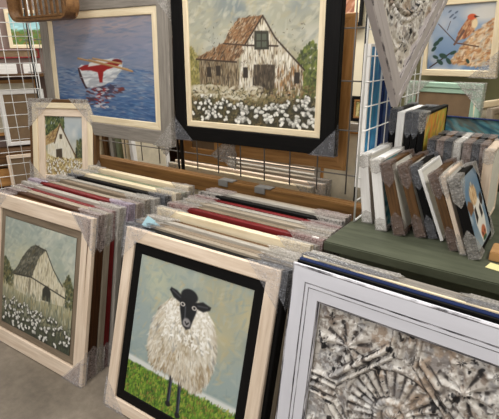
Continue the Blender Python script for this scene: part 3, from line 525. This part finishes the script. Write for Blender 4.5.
def ornate_white():
    W, H, T = .78, .954, .012; x, Y, z = off(-.663, 1.006, .003, W, -.042)
    t = thing('ornate_wall_panel', 'distressed white frame around a carved rosette panel, front right of the photo', 'carved panel', (x, Y, z), -.042, .166)
    ring(W, H, [(0, T, 0), (0, .004, 1), (.004, 0, 1), (.008, 0, 0), (.052, 0, 1), (.055, .003, 1), (.057, .0005, 0), (.066, .0005, 1), (.069, .0015, 0), (.102, .003, 1), (.110, .008, 0), (.110, T, 0)]).build('moulding', [M['distress'], M['wearline']], t)
    nx, nz = 330, 440; xs = np.linspace(-W/2+.108, W/2-.108, nx); zs = np.linspace(.108, H-.108, nz); X, Z = np.meshgrid(xs, zs)
    Zr = Z-.567; Zr = np.where(Zr < -.28, Zr+.56, Zr); hm = relief_tile(X, Zr); p = Pic(nx, nz, 31); hm = hm+(p.nz(30, 40, 4)-.5)*.007; worn_and_creased(p, hm, 31, crease=crease_tile(X, Zr))
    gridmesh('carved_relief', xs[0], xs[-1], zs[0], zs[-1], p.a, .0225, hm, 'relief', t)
ornate_white()
# frames behind it
Dst = [(.003, 'black', None, .003, -.002, 'thin dark edged frame directly behind the carved rosette panel'), (.018, 'blue', None, .006, .001, 'navy blue frame behind the carved rosette panel'),
       (.004, 'cream', None, .008, .003, 'cream edged frame between the navy and dark grey ones by the table'), (.024, 'driftgrey', 'bubble_dark', .008, .0, 'dark grey wrapped frame leaning toward the green table'),
       (.026, 'driftgrey', 'bubble', .014, -.004, 'rearmost grey wrapped frame leaning toward the green table edge')]
Y = 1.021
for T, m, wm, dx, dH, words in Dst:
    W = .80; H = .955+dH
    t = thing('picture_frame', words, 'picture frame', (-.663+dx+W/2, Y, .005), -.03, .166, 0, 'frames behind the carved panel')
    ring(W, H, [(0, T, 0), (0, .003, 0), (.003, 0, 0), (.05, .003, 0), (.05, T, 0)]).build('moulding', M[m], t)
    mesh_box('picture_panel', [(-W/2+.048, T*.4, .048, W/2-.048, T*.4+.006, H-.048)], M['canvas'], t, bevel=0)
    if wm:
        for c_ in ('TL', 'TR'): wrap(t, W, H, T, c_, .3, wm, .03, crumple=.005)
    Y += T/math.cos(.166)+(.003 if T < .02 else .007)

# ---- green table
t = thing('display_table', 'green painted wooden table carrying the small wrapped canvases', 'table', (.02, 2.09, 0))
s = MB(); s.box(-.745, -.56, .83, .745, .56, .87, b=.004); s.build('tabletop', M['tablegreen'], t)
s = MB(); s.box(-.665, -.52, .64, .69, -.495, .829, b=.002); s.box(-.665, .495, .64, .69, .52, .829, b=.002); s.box(-.69, -.52, .64, -.665, .52, .829, b=.002); s.box(.665, -.494, .64, .69, .494, .829, b=.002); s.build('apron', M['tablegreen'], t)
for sx in (-1, 1):
    for sy in (-1, 1): s = MB(); s.box(sx*.64-.035, sy*.465-.028, 0, sx*.64+.035, sy*.465+.028, .829, b=.004); s.build('leg', M['tablegreen'], t)

# ---- small wrapped canvases on the table
ZT = .8715
def small(label, X, Y, tilt, T, m, W=.30, H=.30, wm='bubble', group=None, pic=None, Lg=.075, cat='small canvas', picm='whitecanvas', wraps=('TL', 'BL', 'TR', 'BR'), vee=.028, z=ZT, yaw=PI/2):
    return frame(label, cat, (X+T/2, Y+W/2, z+T*math.sin(tilt)), yaw, tilt, W, H, T, .012, m, group=group, name='wrapped_canvas', wraps=wraps, wm=wm, Lg=Lg, pic=pic, picm=picm, vee=vee, lip=.002, picy=.004)
g = 'canvases leaning along the table front'
teal = abstract(40, 40, 21, [(96, 168, 176), (140, 196, 200), (60, 120, 132), (206, 216, 210)], .3)
small('white sided canvas, leftmost of the leaning row on the table', -.655, 1.818, .14, .042, 'white', group=g, Lg=.05, wraps=('TL', 'TR', 'BL'), vee=.01)
small('white sided canvas with a teal face, second in the leaning row', -.571, 1.762, .17, .042, 'white', group=g, pic=teal, Lg=.05, wraps=('TL', 'TR', 'BL'), vee=.01)
small('brown sided canvas right beside the white and teal one', -.490, 1.75, .29, .042, 'brown', wm='bubble_brown', group=g)
small('brown sided canvas between another brown one and a black one', -.413, 1.777, .35, .036, 'brown', wm='bubble_brown', group=g)
small('black sided canvas beside the thin white board in the leaning row', -.369, 1.795, .36, .028, 'black', wm='bubble_dark', group=g)
small('thin white board in the middle of the leaning row', -.331, 1.786, .41, .012, 'white', group=g, wraps=(), pic=None)
small('brown sided canvas just right of the thin white board', -.270, 1.717, .385, .032, 'brown', wm='bubble_brown', group=g)
small('slim white canvas tucked behind the cow picture', -.236, 1.70, .372, .016, 'whitewash', group=g, Lg=.06)
small('small wrapped canvas of a cow on blue, nearest on the table', -.193, 1.679, .37, .034, 'black', wm='bubble', group=g, pic=paint_cow(), Lg=.085)
g = 'upright canvases in the second table row'
for (X, m, wm, T, lab) in [(-.486, 'black', 'bubble_dark', .026, 'black canvas, leftmost of the second row beside the yellow picture'), (-.448, 'brown', 'bubble_pink', .026, 'brown canvas second from the left in the second table row'),
        (-.414, 'black', 'bubble_dark', .026, 'black canvas third from the left in the second table row'), (-.377, 'white', 'bubble', .028, 'white canvas fourth from the left in the second table row'),
        (-.336, 'brown', 'bubble_pink', .028, 'brown canvas in the second row just right of the white one'), (-.300, 'black', 'bubble_dark', .024, 'black canvas in the second row above the cow picture'),
        (-.270, 'brown', 'bubble_pink', .022, 'brown canvas beside the large white end canvas of the second row')]:
    small(lab, X, 2.125, .03, T, m, W=.28, H=.335, wm=wm, group=g, Lg=.11, picm='whitecanvas', wraps=('TL', 'TR'))
small('pinkish white canvas ending the second row, right of the cow picture', -.236, 2.03, .03, .036, 'whitewash', W=.30, H=.33, group=g, wraps=('TL', 'TR'), Lg=.05, vee=.01)
g = 'tall black canvases at the rear of the table'
yel = abstract(60, 80, 22, [(214, 178, 60), (196, 190, 80), (226, 140, 50), (150, 156, 60), (232, 206, 120), (190, 96, 48)], 1.2, .1, .04)
small('tall black canvas under the tip of the grey ornate frame', -.682, 2.13, 0, .028, 'black', W=.34, H=.458, wm='bubble_dark', group=g, Lg=.095, wraps=('TL', 'TR'))
small('tall white sided canvas between the black ones on the table', -.642, 2.11, 0, .032, 'white', W=.34, H=.452, wm='bubble', group=g, wraps=())
for X, lab in ((-.607, 'tall black canvas directly right of the tall white one'), (-.576, 'tall black canvas in the middle of the three beside the yellow picture')):
    small(lab, X, 2.12, 0, .026, 'black', W=.34, H=.452, wm='bubble_dark', group=g, Lg=.095, wraps=('TL', 'TR'))
small('tall black canvas with a yellow and orange abstract picture on its face', -.546, 2.12, 0, .027, 'black', W=.42, H=.452, wm='bubble', group=g, Lg=.07, wraps=('TL',), pic=yel)
mesh_box('cardboard_block', [(-.15, 1.70, ZT, -.045, 1.80, ZT+.035)], M['cardboard'], None, 'small tan cardboard block on the green table beside the cow picture', 'box')
o = mesh_box('paper_note', [(0, 0, 0, .09, .05, .0012)], M['notepaper'], None, 'pale yellow paper note lying on the table near the cardboard block', 'note', 0); o.location = (-.15, 1.635, ZT); o.rotation_euler = (0, 0, -.2)

# ---- white wire panel standing on the table with the ornate grey frame hung on it
def wire_panel(name, label, P0, ax, W, z0, z1, stepu, stepz, r, m, u0=0):
    ax = Vector(ax).normalized(); t = thing(name, label, 'wire panel', (P0[0], P0[1], z0)); nrm = ax.cross(Vector((0, 0, 1)))
    s = MB(); f = MB(); P = lambda u, z, o=0: ax*u+Vector((0, 0, z-z0))+nrm*o
    for a, b in ((P(0, z0), P(0, z1)), (P(W, z0), P(W, z1)), (P(0, z0+r), P(W, z0+r)), (P(0, z1), P(W, z1))): f.tube(a, b, r*1.6)
    u = stepu
    while u < W-.01: s.tube(P(u, z0), P(u, z1), r, 6); u += stepu
    z = z0+stepz
    while z < z1-.01: s.tube(P(0, z, r*1.6), P(W, z, r*1.6), r, 6); z += stepz
    f.build('panel_frame', M[m], t, True); s.build('wire_mesh', M[m], t, True); return t
wire_panel('wire_display_panel', 'white wire grid panel standing on the green table behind the grey ornate frame', (-.708, 1.80, 0), (0, 1, 0), .80, ZT, 2.70, .1, .1, .0028, 'wirewhite')
ab = abstract(30, 60, 41, [(26, 120, 176), (40, 150, 200), (20, 90, 150), (60, 160, 196)], 1.5)
small('bright blue canvas hanging behind the white wire panel', -.742, 1.90, 0, .03, 'white', W=.16, H=.62, pic=ab, wraps=(), z=1.0)
small('narrow deep blue canvas hanging behind the white wire panel', -.742, 2.10, 0, .03, 'blue', W=.14, H=.58, pic=abstract(30, 60, 42, [(20, 60, 120), (30, 84, 150), (16, 44, 96)], 1.5), wraps=(), z=.98)
def ornate_grey():
    S_, T = .86, .03; tip = Vector((-.60, 1.921, 1.369))
    t = thing('ornate_diamond_frame', 'grey-lilac carved frame hung by one corner as a diamond in front of the wire panel', 'carved frame', tip, 1.52, .035, 0)
    t.matrix_world = t.matrix_world @ Matrix.Rotation(-math.radians(38), 4, 'Y') @ Matrix.Translation((S_/2, 0, 0))
    ring(S_, S_, [(0, T, 0), (0, .004, 1), (.004, 0, 1), (.009, 0, 0), (.030, 0, 1), (.034, .004, 0), (.040, .002, 0), (.078, .002, 1), (.084, .008, 0), (.084, T, 0)]).build('moulding', [M['lilac'], M['lilacedge']], t)
    n = 300; xs = np.linspace(-S_/2+.082, S_/2-.082, n); X, Z = np.meshgrid(xs, xs); r = np.hypot(X, Z); th = np.arctan2(Z, X); p = Pic(n, n, 33)
    hm = np.clip(1-((r-.262)/.012)**2, 0, 1)*.012*(.6+.4*np.cos(th*76))+np.clip(1-((r-.235)/.012)**2, 0, 1)*.012+np.where(r < .21, (.5+.5*np.cos(th*22+r*30))*.010*np.clip((.21-r)/.03, 0, 1), 0)
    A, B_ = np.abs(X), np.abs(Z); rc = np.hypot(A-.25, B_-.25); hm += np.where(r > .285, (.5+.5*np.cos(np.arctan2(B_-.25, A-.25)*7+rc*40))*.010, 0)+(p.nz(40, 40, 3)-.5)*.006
    worn_and_creased(p, hm, 33, (196, 188, 176)); gridmesh('carved_relief', xs[0], xs[-1], xs[0]+S_/2, xs[-1]+S_/2, p.a, .022, hm, 'relief', t)
    s = MB(); s.tube((S_/2-.03, T-.002, S_-.03), (S_/2-.03, .10, S_-.03), .004, 8); s.tube((S_/2-.03, .10, S_-.03), (S_/2+.03, .10, S_+.03), .004, 8); s.build('hook', M['wire'], t, True)
ornate_grey()

# ---- wooden rail and grey wire grid at the back of the stacks
t = thing('bin_rail', 'brown wooden rail behind both floor stacks', 'rail', (-2.0, 2.15, 0))
s = MB(); s.box(-1.35, -.02, .728, 1.22, .012, .822, b=.004); s.box(-1.35, .012, .800, 1.22, .06, .822, b=.003); s.build('rail_board', wood('aged_pine', L(92, 64, 34), L(140, 102, 58), .55, coord='Object', sc=(1.6, 20, 30)), t)
for x in (-1.31, -.1, 1.18): s = MB(); s.box(x-.03, .013, 0, x+.03, .055, .799, b=.003); s.build('post', M['brown'], t)
t = thing('wire_grid', 'dark grey wire grid wall that carries the boat and barn pictures', 'wire grid', (-3.9, 2.203, 0), .035)
s = MB()
for u in np.arange(.05, 3.0, .18): s.tube((u, 0, .82), (u, 0, 2.4), .0042, 6)
for z in (.93, 1.18, 1.44, 1.70, 1.96, 2.22): s.tube((0, .006, z), (3.0, .006, z), .0042, 6)
s.build('wire_mesh', M['wire'], t, True)
for x, r in ((.12, .011), (1.725, .013), (1.69, .006), (2.99, .006)): s = MB(); s.tube((x, -.012, 0), (x, -.012, 2.4), r, 10); s.build('post', M['blackmetal'], t, True)
for x, lab in ((-1.70, 'left'), (-1.42, 'right')):
    o = mesh_box('metal_bracket', [(-.055, -.022, .8225, .055, .035, .829), (-.055, -.028, .79, .02, -.0205, .829)], M['zinc'], None, 'grey metal bracket clipped on the wooden rail, %s one of two' % lab, 'bracket', .002); o.location = (x, 2.15, 0)

frame('landscape picture of a white and red rowboat on blue water in a grey frame', 'picture', off(-3.515, 2.10, .998, 1.365, .02), .02, .045, 1.365, .975, .035, .098, 'driftgrey', roll=-.007, liner=[('liner', .05, 'cream', .006)], pic=paint_boat(), wraps=('TL', 'TR', 'BR', 'BL'), Lg=.17, wm='bubble')
frame('large black framed picture of a weathered barn and cotton hung on the wire grid', 'picture', off(-2.135, 2.165, 1.05, 1.128, .03), .03, .03, 1.128, 1.08, .045, .088, 'black', roll=.006, liner=[('liner', .038, 'cream', .008)], pic=paint_bigbarn(), wraps=('BL', 'BR', 'TL', 'TR'), Lg=.15, wm='bubble_dark')
cy = .353
frame('small cream framed picture of a white cottage in a flower field', 'picture', off(-3.35-.131*math.cos(cy), 1.87-.131*math.sin(cy), .552, .60, cy), cy, .197, .60, .72, .05, .028, 'brown', liner=[('moulding_step', .045, 'cream', -.004), ('moulding_step', .058, 'whitewash', .008)], pic=paint_cottage(), wraps=('TL', 'TR', 'BL', 'BR'), Lg=.24, wm='bubble')
t = thing('wooden_ledge', 'low wooden ledge under the small cottage picture beside the left stack', 'ledge', (-3.2, 1.9, 0))
mesh_box('top_board', [(-.36, -.22, .51, .36, .24, .54)], M['brown'], t); mesh_box('front_board', [(-.36, -.20, 0, .36, -.175, .509)], M['pine'], t); 
for x in (-.34, .34): mesh_box('side_board', [(x-.015, -.174, 0, x+.015, .22, .509)], M['pine'], t)
# crumpled ends of wrap hanging by the grid
def scrap(label, P, pts, seed):
    bm = bmesh.new(); vs = [bm.verts.new(p_) for p_ in pts]; bm.faces.new(vs); bmesh.ops.triangulate(bm, faces=bm.faces[:]); bmesh.ops.subdivide_edges(bm, edges=bm.edges[:], cuts=5, use_grid_fill=True); R = random.Random(seed)
    for v_ in bm.verts: v_.co.y += R.uniform(-.012, .012)
    r_ = bmesh.ops.solidify(bm, geom=bm.faces[:], thickness=.004); me = bpy.data.meshes.new('bubble_wrap_scrap'); bm.to_mesh(me); bm.free(); o = link('bubble_wrap_scrap', me, M['bubble']); o.location = P; tag(o, label, 'bubble wrap', 'loose bubble wrap ends'); return o
scrap('crumpled end of bubble wrap hanging under the boat picture at its right corner', (-2.40, 2.29, .90), [(-.14, 0, .10), (-.02, 0, .15), (.04, 0, .16), (.08, 0, .04), (.02, 0, -.03), (-.04, 0, .03)], 3)
scrap('triangular end of bubble wrap hanging under the black barn frame', (-1.80, 2.31, .85), [(-.17, 0, .07), (-.02, 0, .20), (.04, 0, .24), (.06, 0, .05), (.04, 0, 0), (-.05, 0, .04)], 5)

# ---- behind the grid
frame('plain knotty pine frame hanging behind the black barn picture', 'picture frame', off(-1.98, 2.36, .925, .95, .05), .05, .05, .95, .86, .03, .10, 'pine', picm='backing', roll=0)
frame('short pine frame behind the grid beside the black post', 'picture frame', off(-2.33, 2.40, .835, .42, .0), 0, .02, .42, .5, .03, .10, 'pine', picm='backing')
frame('grey frame with a pine inner edge standing beyond the grid by the table', 'picture frame', off(-1.36, 2.62, .003, .50, 0), 0, .06, .50, 1.16, .03, .045, 'palegrey', liner=[('inner_edge', .022, 'pine', .004)], picm='canvas')
cols = ['cream', 'whitewash', 'greige', 'cream', 'palegrey', 'whitewash', 'cream', 'taupe', 'whitewash', 'cream', 'greige']
wn = ['nearest', 'second', 'third', 'fourth', 'fifth', 'sixth', 'seventh', 'eighth', 'ninth', 'tenth', 'eleventh']
cn = dict(cream='cream', whitewash='whitewashed', greige='greige', palegrey='pale grey', taupe='taupe', brown='brown', driftgrey='weathered grey', green='green', pine='pine', white='white', mint='mint')
for i, m in enumerate(cols):
    frame('%s frame, %s from the rail in the bin beyond the wire grid' % (cn[m], wn[i]), 'picture frame', (-1.93+.03*(i % 3), 2.42+i*.066, .006), 0, .10, 1.28+.05*(i % 2), .755+.012*(i % 3), .036, .05, m, group='frames in the bin beyond the grid', wraps=('TR',) if i % 3 else ('TL', 'TR'), Lg=.12)
mm = ['cream', 'green', 'brown', 'whitewash', 'driftgrey', 'cream', 'brown', 'palegrey', 'green', 'cream', 'white']
for i, m in enumerate(mm):
    frame('upright %s frame seen edge on under the boat picture, %s from the left' % (cn[m], wn[i].replace('nearest', 'first')), 'picture frame', (-4.55+i*.105, 3.2, .003), PI/2, .05, .5, .88+.04*(i % 3), .045, .05, m, group='edge-on frames under the boat picture')
mm = ['whitewash', 'cream', 'palegrey', 'greige', 'cream', 'white', 'taupe', 'cream', 'whitewash', 'greige']
for i, m in enumerate(mm):
    frame('upright %s frame seen edge on below the barn picture, %s from the left' % (cn[m], wn[i].replace('nearest', 'first')), 'picture frame', (-2.28+i*.058, 3.25, .003), PI/2, .04, 0.4, .82+.02*(i % 3), .036, .05, m, group='edge-on frames below the barn picture')
t = thing('storage_shelf', 'brown wooden storage shelf standing behind the edge-on frames', 'shelf', (-3.7, 4.0, 0))
for z in (.02, .55, 1.1, 1.6): mesh_box('shelf_board', [(-1.5, -.2, z, 1.2, .2, z+.03)], M['brown'], t)
for x in (-1.53, 1.2): mesh_box('side_panel', [(x, -.2, 0, x+.03, .2, 1.75)], M['brown'], t)
mesh_box('back_panel', [(-1.5, .18, .05, 1.2, .2, 1.75)], M['espresso'], t)
# cream partition right of the barn picture
slab('wall_middle', -2.35, 4.3, 0, -1.0, 4.4, 2.5, cream_wall)
frame('brown abstract picture in a cream frame with dark edge, top right of the barn picture', 'picture', (-1.98, 4.20, 1.80), 0, .04, .52, .6, .03, .03, 'black', liner=[('liner', .05, 'cream', .004)], pic=abstract(50, 50, 51, [(150, 96, 60), (176, 120, 90), (120, 70, 50), (190, 150, 130)], .8))
frame('small gold and black framed picture on the cream partition', 'picture', (-1.66, 4.22, .93), 0, .04, .24, .24, .025, .03, 'black', liner=[('liner', .02, 'golden', .002)], pic=abstract(30, 30, 52, [(176, 160, 96), (206, 196, 150), (110, 110, 60)], .8))
mesh_box('wall_shelf', [(-2.2, 4.14, .87, -1.15, 4.299, .90)], M['brown'], None, 'narrow wooden shelf on the cream partition under the small gold picture', 'shelf')

# ---- far left display seen through the white wire panel
ax = Vector((math.cos(1.05), math.sin(1.05), 0)); nrm = Vector((math.sin(1.05), -math.cos(1.05), 0)); P0 = Vector((-4.75, 2.55, 0))
def onw(u, z, o=.0): q = P0+ax*u+nrm*o; return (q.x, q.y, z)
s = MB(); s.box(-.9, 0, 0, .65, .04, 2.5); o = s.build('wall_display', plain('mauve_display_board', L(128, 108, 100), .8, var=.05, scale=3)); o.location = P0; o.rotation_euler = (0, 0, 1.05); struct(o)
def lf(label, cat, u, z, W, H, m, pic=None, picm='canvas', T=.03, fw_=.035, o=.04, tilt=0, liner=None): return frame(label, cat, onw(u, z, o), 1.05, tilt, W, H, T, fw_, m, pic=pic, picm=picm, liner=liner)
lf('small cream framed picture of green bushes under a teal sky behind the white wire panel', 'picture', .17, 1.64, .36, .36, 'cream', pic=landscape(61, (150, 196, 200), (90, 120, 50), [(150, 110, 50), (110, 80, 40), (70, 110, 50)]))
lf('dark red framed picture strip below the small bush picture', 'picture', .0, 1.545, .50, .09, 'red', fw_=.015, picm='backing')
t = thing('wall_shelf', 'wooden shelf with white boxes behind the white wire panel', 'shelf', onw(0, 0, 0), 1.05); mesh_box('shelf_board', [(-.85, -.24, 1.37, .6, -.001, 1.40)], M['brown'], t)
for i, u in enumerate((-.5, -.28, -.06, .16)):
    mesh_box('white_box', [(-.08, -.06, 0, .08, .06, .09)], M['white'], None, 'white box on the far left shelf, %s from the left' % wn[i].replace('nearest', 'first'), 'box').matrix_world = Matrix.Translation(onw(u, 1.401, .12)) @ Matrix.Rotation(1.05, 4, 'Z')
lf('large tan picture with a wooden frame leaning below the far left shelf', 'picture', -.15, .78, .66, .56, 'pine', o=.06, tilt=-.0)
lf('white framed brown picture in front of the tan one on the far left', 'picture', .02, .68, .42, .56, 'white', picm='backing', o=.12, fw_=.04)
t = thing('storage_crate', 'long wooden crate under the far left frames', 'crate', onw(-.1, 0, .14), 1.05); mesh_box('crate_board', [(-.6, -.14, .50, .6, .12, .66)], M['brown'], t); mesh_box('crate_board', [(-.6, -.14, .30, .6, .12, .48)], M['pine'], t); mesh_box('crate_board', [(-.6, -.13, .0, .6, .11, .299)], M['espresso'], t)
lf('cream frame standing low in front of the wooden crate on the far left', 'picture frame', .0, .18, .42, .44, 'whitewash', o=.34, picm='backing', tilt=.05)
axg = (math.cos(1.12), math.sin(1.12), 0)
wire_panel('wire_display_panel', 'white wire grid panel at the far left beside the cottage picture', (-4.02, 1.30, 0), axg, .92, .02, 2.35, .1, .1, .0028, 'wirewhite')
# cane basket tray hung at the top left
t = thing('cane_tray', 'brown slatted cane tray hanging above the boat picture', 'basket', (-3.17, 1.97, 1.81))
def rim(x0, x1, z0, z1, y0, y1, th, rr):
    s = MB(); n = 8; P = []
    for cx_, cz_, a0 in ((x1-rr, z0+rr, -PI/2), (x1-rr, z1-rr, 0), (x0+rr, z1-rr, PI/2), (x0+rr, z0+rr, PI)):
        for i in range(n+1): a = a0+i*PI/2/n; P.append((cx_, cz_, a))
    m = len(P)
    for i in range(m):
        (a0, b0, t0), (a1, b1, t1) = P[i], P[(i+1) % m]; o0 = (a0+math.cos(t0)*rr, b0+math.sin(t0)*rr); o1 = (a1+math.cos(t1)*rr, b1+math.sin(t1)*rr); i0 = (a0+math.cos(t0)*(rr-th), b0+math.sin(t0)*(rr-th)); i1 = (a1+math.cos(t1)*(rr-th), b1+math.sin(t1)*(rr-th))
        s.quad([(o0[0], y0, o0[1]), (o1[0], y0, o1[1]), (o1[0], y1, o1[1]), (o0[0], y1, o0[1])]); s.quad([(i0[0], y0, i0[1]), (i1[0], y0, i1[1]), (i1[0], y1, i1[1]), (i0[0], y1, i0[1])])
        s.quad([(o0[0], y0, o0[1]), (o1[0], y0, o1[1]), (i1[0], y0, i1[1]), (i0[0], y0, i0[1])]); s.quad([(o0[0], y1, o0[1]), (o1[0], y1, o1[1]), (i1[0], y1, i1[1]), (i0[0], y1, i0[1])])
    return s
rim(-.36, .36, 0, .42, -.05, .05, .016, .09).build('rim', M['rattan'], t)
s = MB()
for i in range(11): x = -.33+i*.066; s.box(x-.012, .03, .015, x+.012, .04, .405)
s.build('slat_back', M['rattan'], t)
s = MB()
for i in range(3): y = -.035+i*.034; s.box(-.29, y-.008, .022, .29, y+.008, .034)
s.build('slat_floor', M['rattan'], t)

# ---- right background: olive board, bird picture, mint frame, teal picture
slab('wall_olive', -1.12, 3.285, 0, 2.59, 3.34, 2.5, olive)
t = thing('display_bench', 'wooden bench behind the green table carrying the mint frame', 'bench', (.1, 3.08, 0)); mesh_box('bench_top', [(-1.1, -.38, .96, 1.2, .20, 1.0)], M['brown'], t)
for x in (-1.0, 1.1): mesh_box('bench_side', [(x-.03, -.36, 0, x+.03, .18, .959)], M['brown'], t)
yb = -.192; W = .391+.08
frame('cream framed picture of a small red-headed bird on a branch', 'picture', off(-.839-.04*math.cos(yb), 3.2-.04*math.sin(yb), 1.428, W, yb), yb, -.12, W, .46, .03, .041, 'cream', pic=paint_bird(), wraps=('BR',), Lg=.16, wm='bubble')
frame('mint green frame with bubble wrapped corner below the bird picture', 'picture frame', off(-.90, 3.02, 1.003, .47, -.2), -.2, -.008, .47, .40, .035, .032, 'mint', liner=[('inner_step', .03, 'mint', .007)], picm='backing', wraps=('TR', 'TL'), Lg=.16)
tl_ = abstract(90, 60, 71, [(44, 104, 120), (30, 74, 92), (80, 140, 150), (120, 150, 150), (96, 84, 70), (24, 56, 74)], -1.0, .2, .03)
frame('teal and brown abstract picture with bubble wrapped corner behind the second canvas row', 'picture', off(-.70, 2.83, 1.003, .62, -.15), -.15, .03, .62, .225, .03, .006, 'blue', pic=tl_, wraps=('TR', 'BR'), Lg=.2)
for i, (m, z) in enumerate((('cream', .30), ('greige', .27), ('whitewash', .31), ('taupe', .28), ('cream', .30), ('driftgrey', .26))):
    frame('low %s frame on the bench right of the mint frame, %s from the left' % (cn[m], wn[i].replace('nearest', 'first')), 'picture frame', (-.37+i*.07, 3.08, 1.003), 1.25, .1, .34, z, .03, .04, m, group='low frames on the bench')
